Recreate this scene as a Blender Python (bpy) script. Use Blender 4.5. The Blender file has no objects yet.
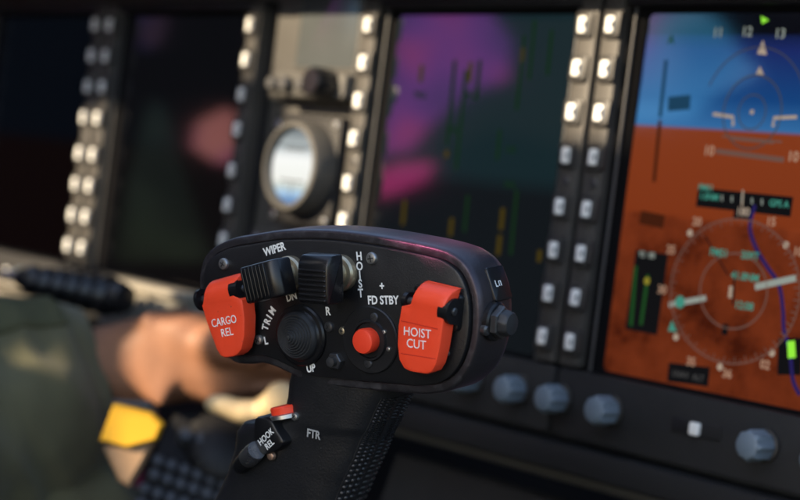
import bpy, bmesh, math, random
from mathutils import Matrix, Vector, Euler, noise as mnoise
random.seed(4)
PI = math.pi
S = bpy.context.scene
COL = S.collection

# ------------------------------------------------------------------ camera, sky, sun, exposure
PITCH = math.radians(7.4)
cam_d = bpy.data.cameras.new("camera"); cam = bpy.data.objects.new("camera", cam_d); COL.objects.link(cam)
cam.location = (0, 0, 1.30); cam.rotation_euler = (PI/2 - PITCH, 0, 0)
cam_d.sensor_width = 36; cam_d.lens = 81.0; cam_d.clip_start = 0.02; cam_d.clip_end = 2000
cam_d.dof.use_dof = True; cam_d.dof.focus_distance = 0.655; cam_d.dof.aperture_fstop = 8.5; cam_d.dof.aperture_blades = 7
S.camera = cam
CAM = Matrix.Translation(cam.location) @ cam.rotation_euler.to_matrix().to_4x4()
def cvdir(x, y, z): return (CAM.to_3x3() @ Vector((x, -y, -z)))
SUNV = cvdir(-.75, -.45, -.45).normalized()
SUN_EL = math.asin(SUNV.z); SUN_ROT = math.atan2(SUNV.x, SUNV.y)
wd = bpy.data.worlds.new("World"); S.world = wd; wd.use_nodes = True
nt = wd.node_tree; bg = nt.nodes["Background"]
sky = nt.nodes.new("ShaderNodeTexSky"); sky.sky_type = 'NISHITA'; sky.sun_disc = False
sky.sun_elevation = SUN_EL; sky.sun_rotation = SUN_ROT; sky.air_density = 1.0; sky.dust_density = 2.0
nt.links.new(sky.outputs[0], bg.inputs[0]); bg.inputs[1].default_value = 0.15
sun_d = bpy.data.lights.new("sun", 'SUN'); sun = bpy.data.objects.new("sun", sun_d); COL.objects.link(sun)
sun_d.energy = 5.0; sun_d.angle = math.radians(0.5); sun_d.color = (1, .80, .55)
sun.rotation_euler = (-SUNV).to_track_quat('-Z', 'Y').to_euler(); sun.location = (0, 0, 3)
S.view_settings.view_transform = 'Standard'; S.view_settings.look = 'None'
S.view_settings.exposure = 1.65; S.view_settings.gamma = 1

# ------------------------------------------------------------------ helpers
F = 1800.0
def ray(px, py): return cvdir((px-400)/F, (py-250)/F, 1.0)          # world, depth 1
def at(px, py, d): return Vector(cam.location) + ray(px, py)*d
def cvframe(t, R):                                                    # camera-vision frame: columns u(right), v(down), w(away)
    m = Matrix.Identity(4)
    cols = [Vector((R[0][0], R[1][0], R[2][0])), -Vector((R[0][1], R[1][1], R[2][1])), -Vector((R[0][2], R[1][2], R[2][2]))]
    for i, c in enumerate(cols):
        for j in range(3): m[j][i] = (c.x, -c.y, -c.z)[j]
    m[0][3], m[1][3], m[2][3] = t[0], -t[1], -t[2]
    return CAM @ m
def camframe(px, py, d):                                              # camera-aligned axes at a place
    return Matrix.Translation(at(px, py, d)) @ CAM.to_3x3().to_4x4()
def on(fr, px, py, h=0.0):                                            # image point -> local mm on the frame's plane z=h (mm)
    inv = fr.inverted(); o = inv @ Vector(cam.location); d = inv.to_3x3() @ ray(px, py)
    k = (h*.001 - o.z)/d.z; p = o + d*k
    return Vector((p.x*1000, p.y*1000))
def loc(fr, px, py, d): return (fr.inverted() @ at(px, py, d))*1000
class MB:
    def __init__(s): s.b = bmesh.new()
    def face(s, vs):
        try: return s.b.faces.new(vs)
        except ValueError: return None
    def loft(s, rings, cap0=True, cap1=True, closed=True):
        R = [[s.b.verts.new(p) for p in r] for r in rings]; n = len(R[0])
        for a, b in zip(R, R[1:]):
            for i in range(n if closed else n-1):
                s.face((a[i], a[(i+1) % n], b[(i+1) % n], b[i]))
        if cap0: s.face(list(reversed(R[0])))
        if cap1: s.face(R[-1])
        return s
    def prism(s, out, steps, m=None):                                # outline, [(inset, z)...] from low to high
        rings = []
        for ins, z in steps:
            o = offset(out, -ins); rings.append([(Vector((p[0], p[1], z)) if m is None else m @ Vector((p[0], p[1], z))) for p in o])
        s.loft(rings); return s
    def rbox(s, x0, x1, y0, y1, z0, z1, r=1.0, bev=.5, m=None, seg=4):
        s.prism(rrect(x0, x1, y0, y1, r, seg), [(0, z0), (0, z1-bev), (bev*.3, z1-bev*.3), (bev, z1)], m); return s
    def lathe(s, prof, n=32, m=None, cap=True, flute=None):
        rings = []
        for r, z in prof:
            rg = []
            for i in range(n):
                a = 2*PI*i/n; rr = r*(1 + (flute(a, z) if flute else 0))
                p = Vector((rr*math.cos(a), rr*math.sin(a), z)); rg.append(m @ p if m else p)
            rings.append(rg)
        s.loft(rings, cap, cap); return s
    def tube(s, pts, r, n=8):
        pts = [Vector(p) for p in pts]; rings = []
        for i, p in enumerate(pts):
            t = (pts[min(i+1, len(pts)-1)] - pts[max(i-1, 0)]).normalized()
            q = t.to_track_quat('Z', 'Y').to_matrix(); rr = r[i] if isinstance(r, (list, tuple)) else r
            rings.append([p + q @ Vector((rr*math.cos(2*PI*k/n), rr*math.sin(2*PI*k/n), 0)) for k in range(n)])
        s.loft(rings); return s
    def stroke(s, pts, w, z=0.0, t=.05, closed=False):               # flat band on a plane
        pts = [Vector((p[0], p[1])) for p in pts]; n = len(pts); L, Rr = [], []
        for i in range(n):
            a = pts[(i-1) % n] if (closed or i > 0) else pts[i]; b = pts[(i+1) % n] if (closed or i < n-1) else pts[i]
            d = (b-a).normalized() if (b-a).length > 0 else Vector((1, 0)); nn = Vector((-d.y, d.x))*w/2
            L.append(s.b.verts.new((pts[i].x+nn.x, pts[i].y+nn.y, z+t))); Rr.append(s.b.verts.new((pts[i].x-nn.x, pts[i].y-nn.y, z+t)))
        for i in range(n if closed else n-1):
            j = (i+1) % n; s.face((Rr[i], Rr[j], L[j], L[i]))
        return s
    def text(s, body, size, m, bold=0.0):
        me = text_me(body, size, bold); vs = [s.b.verts.new(m @ v.co) for v in me.vertices]
        for p in me.polygons: s.face([vs[i] for i in p.vertices])
        bpy.data.meshes.remove(me); return s
    def build(s, name, mat, parent=None, angle=35, k=.001, frame=None, fix=True):
        if fix: bmesh.ops.recalc_face_normals(s.b, faces=s.b.faces)
        me = bpy.data.meshes.new(name); bmesh.ops.scale(s.b, vec=(k, k, k), verts=s.b.verts); s.b.to_mesh(me); s.b.free()
        me.materials.append(mat)
        for p in me.polygons: p.use_smooth = True
        me.set_sharp_from_angle(angle=math.radians(angle))
        o = bpy.data.objects.new(name, me); COL.objects.link(o)
        if parent: o.parent = parent
        if frame is not None: o.matrix_world = frame
        return o
_tc = {}
def text_me(body, size, bold=0.0):
    cu = bpy.data.curves.new("t", 'FONT'); cu.body = body; cu.size = size; cu.align_x = 'CENTER'; cu.align_y = 'CENTER'
    cu.offset = bold; cu.extrude = .04; cu.resolution_u = 3
    o = bpy.data.objects.new("t", cu); COL.objects.link(o); dg = bpy.context.evaluated_depsgraph_get()
    me = bpy.data.meshes.new_from_object(o.evaluated_get(dg)); bpy.data.objects.remove(o); bpy.data.curves.remove(cu); return me
def offset(pts, d):
    if abs(d) < 1e-9: return [Vector(p) for p in pts]
    n = len(pts); out = []; P = [Vector((p[0], p[1])) for p in pts]
    area = sum(P[i].x*P[(i+1) % n].y - P[(i+1) % n].x*P[i].y for i in range(n)); sg = 1 if area > 0 else -1
    for i in range(n):
        a = (P[i]-P[i-1]); b = (P[(i+1) % n]-P[i]); a = a.normalized() if a.length else b.normalized(); b = b.normalized() if b.length else a
        na, nb = Vector((a.y, -a.x)), Vector((b.y, -b.x)); nn = na+nb; nn = nn.normalized() if nn.length > 1e-6 else na
        c = max(.5, nn.dot(na)); out.append(P[i] + nn*(d*sg/c))
    return out
def rrect(x0, x1, y0, y1, r, seg=4):
    r = max(.01, min(r, abs(x1-x0)/2-.01, abs(y1-y0)/2-.01)); pts = []
    for cx, cy, a0 in ((x1-r, y0+r, -PI/2), (x1-r, y1-r, 0), (x0+r, y1-r, PI/2), (x0+r, y0+r, PI)):
        for i in range(seg+1): a = a0 + PI/2*i/seg; pts.append(Vector((cx+r*math.cos(a), cy+r*math.sin(a))))
    return pts
def circ(cx, cy, r, n=32): return [Vector((cx+r*math.cos(2*PI*i/n), cy+r*math.sin(2*PI*i/n))) for i in range(n)]
def catmull(P, k=6, closed=True):
    P = [Vector(p) for p in P]; n = len(P); out = []
    for i in range(n if closed else n-1):
        g = (lambda j: P[j % n]) if closed else (lambda j: P[max(0, min(n-1, j))])
        p0, p1, p2, p3 = g(i-1), g(i), g(i+1), g(i+2)
        for j in range(k):
            t = j/k; out.append(.5*((2*p1)+(p2-p0)*t+(2*p0-5*p1+4*p2-p3)*t*t+(3*p1-p0-3*p2+p3)*t**3))
    if not closed: out.append(P[-1])
    return out
def T(x, y, z=0): return Matrix.Translation((x, y, z))
def RZ(d): return Matrix.Rotation(math.radians(d), 4, 'Z')
def RX(d): return Matrix.Rotation(math.radians(d), 4, 'X')
def RY(d): return Matrix.Rotation(math.radians(d), 4, 'Y')
def thing(name, label, cat, frame, group=None):
    o = bpy.data.objects.new(name, None); COL.objects.link(o); o.matrix_world = frame; o.empty_display_size = .02
    o['label'] = label; o['category'] = cat
    if group: o['group'] = group
    return o
def tag(o, label, cat, group=None):
    o['label'] = label; o['category'] = cat
    if group: o['group'] = group
    return o
def structure(o): o['kind'] = 'structure'; return o
def copy_of(o, parent, m):
    c = o.copy(); COL.objects.link(c); c.parent = parent; c.matrix_local = m
    for ch in o.children:
        d = ch.copy(); COL.objects.link(d); d.parent = c; d.matrix_local = ch.matrix_local.copy()
    return c

# ------------------------------------------------------------------ materials (all procedural)
def mat(name, col, rough=.5, metal=0.0, spec=.5, tint=None, var=.15, scale=40, bump=0.0, bscale=400, coat=0.0, rvar=.12, specks=None, sheen=0.0):
    m = bpy.data.materials.new(name); m.use_nodes = True; t = m.node_tree; b = t.nodes["Principled BSDF"]
    tc = t.nodes.new("ShaderNodeTexCoord")
    nz = t.nodes.new("ShaderNodeTexNoise"); nz.inputs['Scale'].default_value = scale; nz.inputs['Detail'].default_value = 6
    t.links.new(tc.outputs['Object'], nz.inputs['Vector'])
    mx = t.nodes.new("ShaderNodeMix"); mx.data_type = 'RGBA'
    mx.inputs[6].default_value = (*[max(0, c*(1-var)) for c in col], 1); mx.inputs[7].default_value = (*[min(1, c*(1+var)) for c in col], 1)
    t.links.new(nz.outputs[0], mx.inputs[0]); cout = mx.outputs[2]
    if specks:                                                       # dust specks and scuffs with a shape of their own
        sc, th, sc_col = specks
        n2 = t.nodes.new("ShaderNodeTexNoise"); n2.inputs['Scale'].default_value = sc; n2.inputs['Detail'].default_value = 3; n2.inputs['Roughness'].default_value = .7
        t.links.new(tc.outputs['Object'], n2.inputs['Vector'])
        rp = t.nodes.new("ShaderNodeValToRGB"); rp.color_ramp.elements[0].position = th; rp.color_ramp.elements[1].position = min(1, th+.06)
        t.links.new(n2.outputs[0], rp.inputs[0])
        m2 = t.nodes.new("ShaderNodeMix"); m2.data_type = 'RGBA'; m2.inputs[7].default_value = (*sc_col, 1)
        t.links.new(rp.outputs[0], m2.inputs[0]); t.links.new(cout, m2.inputs[6]); cout = m2.outputs[2]
    t.links.new(cout, b.inputs['Base Color'])
    rr = t.nodes.new("ShaderNodeMapRange"); rr.inputs[3].default_value = max(.02, rough-rvar); rr.inputs[4].default_value = min(1, rough+rvar)
    n3 = t.nodes.new("ShaderNodeTexNoise"); n3.inputs['Scale'].default_value = scale*2.7; n3.inputs['Detail'].default_value = 4
    t.links.new(tc.outputs['Object'], n3.inputs['Vector']); t.links.new(n3.outputs[0], rr.inputs[0]); t.links.new(rr.outputs[0], b.inputs['Roughness'])
    b.inputs['Metallic'].default_value = metal; b.inputs['Specular IOR Level'].default_value = spec
    if tint: b.inputs['Specular Tint'].default_value = (*tint, 1)
    if coat: b.inputs['Coat Weight'].default_value = coat; b.inputs['Coat Roughness'].default_value = .15
    if sheen: b.inputs['Sheen Weight'].default_value = sheen
    if bump:
        bp = t.nodes.new("ShaderNodeBump"); bp.inputs['Strength'].default_value = bump; bp.inputs['Distance'].default_value = .0004
        n4 = t.nodes.new("ShaderNodeTexNoise"); n4.inputs['Scale'].default_value = bscale; n4.inputs['Detail'].default_value = 3
        t.links.new(tc.outputs['Object'], n4.inputs['Vector']); t.links.new(n4.outputs[0], bp.inputs['Height']); t.links.new(bp.outputs[0], b.inputs['Normal'])
    return m
def emis(name, col, st):                                             # lit screen symbology
    m = bpy.data.materials.new(name); m.use_nodes = True; b = m.node_tree.nodes["Principled BSDF"]
    b.inputs['Base Color'].default_value = (0, 0, 0, 1); b.inputs['Roughness'].default_value = .4; b.inputs['Specular IOR Level'].default_value = 0
    b.inputs['Emission Color'].default_value = (*col, 1); b.inputs['Emission Strength'].default_value = st; return m
M = {}
M['grip'] = mat("black_grip_paint", (.0095, .0095, .0105), .40, spec=.45, bump=.25, bscale=1800, specks=(900, .71, (.05, .05, .05)))
M['gripbody'] = mat("black_body_paint", (.017, .0165, .0175), .36, spec=.6, tint=(1, .8, .96), bump=.2, bscale=1500, specks=(700, .70, (.08, .08, .08)), sheen=.05)  # specular and sheen tints paint in the purple reflected from the display
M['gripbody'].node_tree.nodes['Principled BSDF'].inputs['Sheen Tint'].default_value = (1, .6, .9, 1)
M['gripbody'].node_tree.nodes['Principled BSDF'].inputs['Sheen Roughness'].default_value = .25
def edge_glint(m, col, a, b):  # rim highlights painted as a lighter colour along sharp edges
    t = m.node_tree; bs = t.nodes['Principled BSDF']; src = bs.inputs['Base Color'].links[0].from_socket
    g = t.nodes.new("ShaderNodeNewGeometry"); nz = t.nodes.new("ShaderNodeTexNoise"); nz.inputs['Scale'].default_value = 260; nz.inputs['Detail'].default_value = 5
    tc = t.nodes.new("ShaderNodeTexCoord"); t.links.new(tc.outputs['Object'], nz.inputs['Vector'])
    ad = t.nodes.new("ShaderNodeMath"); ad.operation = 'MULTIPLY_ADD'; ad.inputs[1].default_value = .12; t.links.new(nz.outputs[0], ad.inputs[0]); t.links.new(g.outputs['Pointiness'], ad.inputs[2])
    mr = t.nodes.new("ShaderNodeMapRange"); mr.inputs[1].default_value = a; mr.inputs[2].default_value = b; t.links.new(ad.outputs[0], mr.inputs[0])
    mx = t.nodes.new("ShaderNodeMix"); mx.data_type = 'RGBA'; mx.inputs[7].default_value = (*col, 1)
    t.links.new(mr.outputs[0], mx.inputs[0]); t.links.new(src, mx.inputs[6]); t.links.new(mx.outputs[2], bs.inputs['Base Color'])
edge_glint(M['gripbody'], (.09, .088, .092), .615, .68); edge_glint(M['grip'], (.06, .06, .062), .63, .70)
M['handle'] = mat("black_handle_plastic", (.010, .0105, .012), .40, spec=.5, bump=.3, bscale=1400, specks=(520, .72, (.10, .10, .10)))
M['rubber'] = mat("black_rubber", (.02, .021, .023), .5, spec=.45, bump=.15, bscale=900)
M['knobblack'] = mat("black_moulded_plastic", (.008, .008, .009), .3, spec=.38, rvar=.08, specks=(900, .72, (.06, .06, .06)))
M['red'] = mat("red_guard_plastic", (.92, .070, .024), .40, spec=.4, var=.12, scale=90, bump=.12, bscale=900, specks=(420, .68, (.42, .05, .03)))
M['redbtn'] = mat("red_button_plastic", (.90, .062, .024), .38, spec=.4, var=.05)
M['white'] = mat("white_lettering", (.88, .86, .79), .6, spec=.2, var=.22, scale=1400)
M['grey_letter'] = mat("grey_lettering", (.38, .38, .37), .6, spec=.2, var=.2, scale=900)
M['brass'] = mat("dull_brass", (.52, .44, .30), .38, metal=.85, var=.3, scale=150, bump=.2, bscale=500)
M['steel'] = mat("screw_steel", (.45, .45, .44), .35, metal=.9, var=.25, scale=400)
M['darksteel'] = mat("blackened_screw", (.09, .09, .093), .32, metal=.7, var=.3, scale=300)
M['bezel'] = mat("bezel_grey_black_paint", (.040, .037, .033), .55, spec=.4, bump=.2, bscale=1200, var=.2)
M['bezelblack'] = mat("bezel_black", (.010, .010, .011), .5, spec=.3, bump=.1)
M['cap'] = mat("button_cap_pale", (.72, .72, .69), .3, spec=.6, var=.1)
M['mark'] = mat("button_mark_black", (.02, .02, .02), .5)
M['frame'] = mat("button_frame_black", (.022, .021, .020), .4, spec=.5)
M['knob'] = mat("blue_grey_knob", (.115, .150, .185), .5, spec=.5, var=.12, bump=.1)
M['panel'] = mat("panel_grey_paint", (.046, .044, .040), .6, var=.2, bump=.2, bscale=900)
M['dark'] = mat("dark_cockpit_paint", (.007, .007, .008), .7, var=.3, scale=8, spec=.25)
M['console'] = mat("console_dark_grey", (.011, .011, .0115), .6, var=.3, scale=12, bump=.3, bscale=400, spec=.25)
M['wall'] = mat("light_mask_dark", (.012, .0125, .012), .85, var=.3, scale=4, spec=.1)
M['skin'] = mat("skin", (.20, .092, .050), .6, spec=.3, var=.3, scale=60, bump=.5, bscale=350)
M['suit'] = mat("olive_flight_suit", (.088, .082, .044), .85, spec=.15, var=.25, scale=18, bump=.9, bscale=1300, sheen=.15)
M['suitdark'] = mat("olive_brown_tab", (.062, .062, .034), .9, spec=.1, var=.3, scale=500, bump=.9, bscale=900)
M['yellow'] = mat("yellow_paint", (.50, .28, .014), .5, spec=.3, var=.12, scale=25)
M['tan'] = mat("tan_cloth", (.27, .175, .105), .8, spec=.2, var=.2, scale=40)
M['cream'] = mat("cream_plastic", (.42, .32, .18), .5, spec=.4, var=.15, scale=60)
M['sill'] = mat("sill_sunlight_paint", (.17, .155, .125), .55, var=.25, scale=30, bump=.2)  # sunlight on the ledge painted in as a paler base colour
M['knobbar'] = mat("knob_bar_dark_paint", (.016, .016, .0165), .6, spec=.25, bump=.2, bscale=1200, var=.25)
M['flatblack'] = mat("flat_black_surround", (.004, .004, .0045), .9, spec=.04)
M['rim'] = mat("frame_edge_grey", (.05, .05, .05), .45, var=.3)  # grey a little paler than the bezel paint
M['key'] = mat("key_dark_grey", (.045, .047, .052), .35, spec=.5)
M['dial'] = mat("dial_black", (.007, .007, .008), .5, spec=.25)

# ------------------------------------------------------------------ the place's frames
RP = ((.63075155, -.12648725, .76560659), (.09613553, .99176234, .08464877), (-.77000678, .02020965, .63771555))
PANEL = cvframe((-.20259867, -.15804462, 1.26567365), RP)            # origin: centre of top left button of the second display; x right, y up, z to the pilots
def pf(u, v, z=0): return PANEL @ T(u*.001, -v*.001, z*.001)
a_, b_ = math.radians(36), math.radians(9)
n_ = Vector((-math.sin(a_)*math.cos(b_), math.sin(a_)*math.sin(b_), -math.cos(a_)))
w_ = -n_; v_ = Vector((0, 1, 0)); v_ = (v_ - w_*v_.dot(w_)).normalized(); u_ = v_.cross(w_)
RG = tuple((u_[i], v_[i], w_[i]) for i in range(3))
GRIP = cvframe(((335-400)/F*.66, (300-250)/F*.66, .66), RG)
def G(px, py, h=0): return on(GRIP, px, py, h)

# ------------------------------------------------------------------ large structure
def slab(name, fr, x0, x1, y0, y1, z0, z1, m, r=3, bev=2):
    return MB().rbox(x0, x1, y0, y1, z0, z1, r, bev).build(name, m, frame=fr)
# dark sheet added behind and below the panel to fill gaps with shade
structure(slab("dark_backing", PANEL, -900, 1200, -900, 200, -320, -300, M['dark']))
structure(slab("cockpit_floor", Matrix.Translation((0, 1.2, .55)), -1600, 2000, -800, 1600, -30, 0, M['dark']))

# added unseen wall, its openings shaped to make sun patches and screen reflections
WX = -1.25                                                            # camera-axis x of the added wall
def wall_pt(p, d):                                                    # world point + direction -> (z, y) on the added wall, camera axes
    inv = CAM.inverted(); q = inv @ p; e = inv.to_3x3() @ d
    k = (WX - q.x)/e.x; h = q + e*k; return Vector((h.z, h.y))
pn = (PANEL.to_3x3() @ Vector((0, 0, 1))).normalized()
def sun_hole(poly, h=0, d=None):
    out = []
    for px, py in poly:
        if d: p = at(px, py, d)
        else:
            l = on(PANEL, px, py, h); p = PANEL @ Vector((l.x*.001, l.y*.001, h*.001))
        out.append(wall_pt(p, SUNV))
    return out
def mirror_hole(poly, h=-8.3):
    out = []
    for px, py in poly:
        l = on(PANEL, px, py, h); p = PANEL @ Vector((l.x*.001, l.y*.001, h*.001)); d = ray(px, py).normalized()
        out.append(wall_pt(p, d - 2*d.dot(pn)*pn))
    return out
SUNH = [
    sun_hole([(268, -14), (640, -14), (619, 138), (553, 138), (480, 120), (400, 160), (358, 245), (290, 238), (268, 175)]),
    sun_hole([(238, -14), (261, -14), (256, 74), (230, 74)]),
    sun_hole([(82, 112), (121, 96), (97, 262), (-20, 240), (-20, 300), (60, 318), (205, 318), (212, 296), (120, 268), (97, 276), (58, 262)]),
    sun_hole([(206, 396), (300, 390), (300, 430), (206, 430)], d=1.02),
    sun_hole([(86, 322), (120, 298), (228, 300), (216, 408), (150, 416), (96, 404)], d=1.055),
    sun_hole([(92, 396), (172, 396), (172, 450), (150, 494), (108, 494), (92, 450)], d=.985),
]
face_px = [(203, 290), (204, 271), (208, 261), (218, 253), (232, 247.5), (250, 244.5), (274, 240.8), (300, 239.6), (330, 240.4), (365, 244.4), (400, 250.5), (430, 257), (446, 263), (459, 275), (467, 296), (468.5, 322), (465, 348), (456, 369), (441, 382), (420, 385.5), (394, 383.6), (360, 381), (330, 378), (308, 374.5), (289, 366.5), (272, 358.5), (257, 354.8), (243, 356), (228, 352), (212, 330)]
face = catmull([G(*p) for p in face_px], 5)
top_i = [p for p in offset(face, 3.7) if p.y > 0]
top_i = sorted([p for p in top_i if G(408, 250).x < p.x < G(480, 290).x], key=lambda p: p.x)
def grip_hole(lo, hi):
    cen = Vector((0, 0)); ring = [(p, lo) for p in top_i] + [(p, hi) for p in reversed(top_i)]; out = []
    for p, d in ring:
        q_ = Vector((p.x, p.y + d)); out.append(wall_pt(GRIP @ Vector((q_.x*.001, q_.y*.001, -.028)), SUNV))
    return out
SUNH.append(grip_hole(-13.5, 6))
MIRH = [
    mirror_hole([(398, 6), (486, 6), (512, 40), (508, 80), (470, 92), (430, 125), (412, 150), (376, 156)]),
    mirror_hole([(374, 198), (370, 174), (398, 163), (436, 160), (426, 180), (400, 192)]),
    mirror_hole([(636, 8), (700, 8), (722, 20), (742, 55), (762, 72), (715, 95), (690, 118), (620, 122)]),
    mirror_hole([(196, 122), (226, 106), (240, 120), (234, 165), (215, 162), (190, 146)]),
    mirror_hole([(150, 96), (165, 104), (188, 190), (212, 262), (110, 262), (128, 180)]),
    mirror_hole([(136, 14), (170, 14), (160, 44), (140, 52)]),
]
from mathutils.geometry import delaunay_2d_cdt
def inside(p, poly):
    c = False; j = len(poly)-1
    for i in range(len(poly)):
        a, b = poly[i], poly[j]
        if (a.y > p.y) != (b.y > p.y) and p.x < (b.x-a.x)*(p.y-a.y)/(b.y-a.y)+a.x: c = not c
        j = i
    return c
cvs, ces = [], []
for lp_ in [[Vector(p) for p in ((-3.2, -.9), (-3.2, 1.9), (.75, 1.9), (.75, -.9))]] + SUNH + MIRH:
    k = len(cvs); cvs += lp_; ces += [(k+i, k+(i+1) % len(lp_)) for i in range(len(lp_))]
ov, oe, of, _, _, _ = delaunay_2d_cdt(cvs, ces, [], 0, 1e-5)
wb = bmesh.new(); wv = [wb.verts.new((WX, p.y, p.x)) for p in ov]
for f in of:
    c = sum((Vector(ov[i]) for i in f), Vector((0, 0)))/len(f)
    if not any(inside(c, h) for h in SUNH+MIRH): wb.faces.new([wv[i] for i in f])
bmesh.ops.delete(wb, geom=[v for v in wb.verts if not v.link_faces], context='VERTS')
ext = bmesh.ops.extrude_face_region(wb, geom=wb.faces[:])
bmesh.ops.translate(wb, vec=(-.006, 0, 0), verts=[g for g in ext['geom'] if isinstance(g, bmesh.types.BMVert)])
bmesh.ops.recalc_face_normals(wb, faces=wb.faces)
me = bpy.data.meshes.new("light_mask_wall"); wb.to_mesh(me); wb.free(); me.materials.append(M['wall'])
def pane(poly, c0, c1, c2, sc):                                       # unseen tinted sheet added to colour what the screens mirror
    m = bpy.data.materials.new("tint_sheet_filter"); m.use_nodes = True; t = m.node_tree; t.nodes.clear()
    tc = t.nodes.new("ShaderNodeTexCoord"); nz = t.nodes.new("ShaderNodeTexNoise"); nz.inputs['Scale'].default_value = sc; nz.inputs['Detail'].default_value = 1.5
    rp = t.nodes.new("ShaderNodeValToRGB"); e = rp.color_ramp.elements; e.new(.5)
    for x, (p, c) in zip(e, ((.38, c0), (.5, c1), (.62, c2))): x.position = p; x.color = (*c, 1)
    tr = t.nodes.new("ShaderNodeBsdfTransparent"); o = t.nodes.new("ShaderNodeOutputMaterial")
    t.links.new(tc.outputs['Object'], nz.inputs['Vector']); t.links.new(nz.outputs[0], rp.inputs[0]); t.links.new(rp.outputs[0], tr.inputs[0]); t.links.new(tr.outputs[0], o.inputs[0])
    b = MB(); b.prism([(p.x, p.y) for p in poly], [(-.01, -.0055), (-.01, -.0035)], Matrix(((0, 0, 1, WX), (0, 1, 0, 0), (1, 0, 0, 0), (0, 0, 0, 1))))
    return structure(b.build("added_tint_sheet", m, frame=CAM, k=1.0))
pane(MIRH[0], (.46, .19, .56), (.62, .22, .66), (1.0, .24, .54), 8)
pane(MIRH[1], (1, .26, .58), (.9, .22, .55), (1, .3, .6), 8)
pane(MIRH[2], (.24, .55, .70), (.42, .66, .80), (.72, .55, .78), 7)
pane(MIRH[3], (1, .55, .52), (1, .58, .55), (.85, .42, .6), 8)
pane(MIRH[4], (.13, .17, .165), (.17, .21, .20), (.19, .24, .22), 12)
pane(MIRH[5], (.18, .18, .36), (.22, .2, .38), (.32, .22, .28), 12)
pane(SUNH[-1], (1, .50, .88), (1, .56, .92), (1, .5, .86), 8)  # pink sheet added so the sun leaves a purple sheen on the grip top
ws = bpy.data.objects.new("light_mask_wall", me); COL.objects.link(ws); ws.matrix_world = CAM; structure(ws)

# ------------------------------------------------------------------ instrument panel
ip = thing("instrument_panel", "dark grey sloping instrument panel plate carrying all four displays", "instrument panel", pf(0, 0))
MB().rbox(-330, 800, -230, 60, -40, -14, 4, 2).build("panel_plate", M['panel'], ip)
MB().rbox(-60, 800, -222, -208, -40, 6, 3, 2).build("lower_lip", M['console'], ip)
MB().rbox(-330, -61, -222, -207, -40, 10, 3, 2).build("lower_lip", M['sill'], ip)  # same lip as the dark stretch, with sunlight painted into its colour
for y0, y1, z1 in ((-205, -201, 16), (-196, -193, 12)): MB().rbox(-330, -64, y0, y1, -13, z1, 1, .8).build("sill_rail", M['sill'], ip)
for x in (-120, -92, -74): MB().lathe([(5, 0), (5, 16), (4, 18), (.3, 18.5)], 20, T(x, -214, 9)).build("sill_stud", M['cream'], ip)
gs = MB().rbox(-330, 800, 24, 60, -40, 46, 6, 4).build("glareshield", M['dark'], frame=pf(0, 0))
tag(gs, "black glareshield edge running along above the displays", "glareshield")

# one display: local x 0..194 across, y 0 at the row of the top buttons, z 0 the strip faces
def screen_mat(name, build, tint, spec, rough=.06):
    m = bpy.data.materials.new(name); m.use_nodes = True; t = m.node_tree; b = t.nodes["Principled BSDF"]
    b.inputs['Base Color'].default_value = (.0008, .0008, .001, 1); b.inputs['Roughness'].default_value = rough
    b.inputs['Specular IOR Level'].default_value = spec; b.inputs['Specular Tint'].default_value = (*tint, 1)
    build(t, b); return m
def N(t, k, **kw):
    n = t.nodes.new(k)
    for a, v in kw.items(): setattr(n, a, v)
    return n
def ramp(t, src, stops):
    r = N(t, "ShaderNodeValToRGB"); e = r.color_ramp.elements
    while len(e) < len(stops): e.new(.5)
    for x, (p, c) in zip(e, stops): x.position = p; x.color = (*c, 1)
    t.links.new(src, r.inputs[0]); return r
def pic_dark(top, bot, st):
    def f(t, b):
        tc = N(t, "ShaderNodeTexCoord"); sp = N(t, "ShaderNodeSeparateXYZ"); t.links.new(tc.outputs['Generated'], sp.inputs[0])
        r = ramp(t, sp.outputs[1], [(.46, bot), (.52, top)]); t.links.new(r.outputs[0], b.inputs['Emission Color']); b.inputs['Emission Strength'].default_value = st
    return f
def pic_attitude(t, b):                                              # blue sky over brown earth, mottled moving map below
    tc = N(t, "ShaderNodeTexCoord"); sp = N(t, "ShaderNodeSeparateXYZ"); t.links.new(tc.outputs['Generated'], sp.inputs[0])
    r = ramp(t, sp.outputs[1], [(0, (.125, .022, .006)), (.44, (.15, .026, .007)), (.455, (.20, .034, .008)), (.685, (.215, .039, .010)), (.693, (.032, .14, .34)), (.77, (.007, .052, .19)), (.90, (.010, .02, .12)), (.935, (.006, .012, .06)), (.945, (.002, .002, .004)), (1, (.002, .002, .004))])
    nz = N(t, "ShaderNodeTexNoise"); nz.inputs['Scale'].default_value = 42; nz.inputs['Detail'].default_value = 8; nz.inputs['Roughness'].default_value = .65
    t.links.new(tc.outputs['Object'], nz.inputs['Vector'])
    r2 = ramp(t, nz.outputs[0], [(.34, (.35, .3, .3)), (.46, (.85, .82, .80)), (.66, (1.25, 1.25, 1.25))])
    gt = N(t, "ShaderNodeMath", operation='LESS_THAN'); gt.inputs[1].default_value = .45; t.links.new(sp.outputs[1], gt.inputs[0])
    mx = N(t, "ShaderNodeMix", data_type='RGBA', blend_type='MULTIPLY'); t.links.new(gt.outputs[0], mx.inputs[0])
    t.links.new(r.outputs[0], mx.inputs[6]); t.links.new(r2.outputs[0], mx.inputs[7])
    t.links.new(mx.outputs[2], b.inputs['Emission Color']); b.inputs['Emission Strength'].default_value = DISP
DISP = 1.0/2**S.view_settings.exposure*1.0
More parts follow.
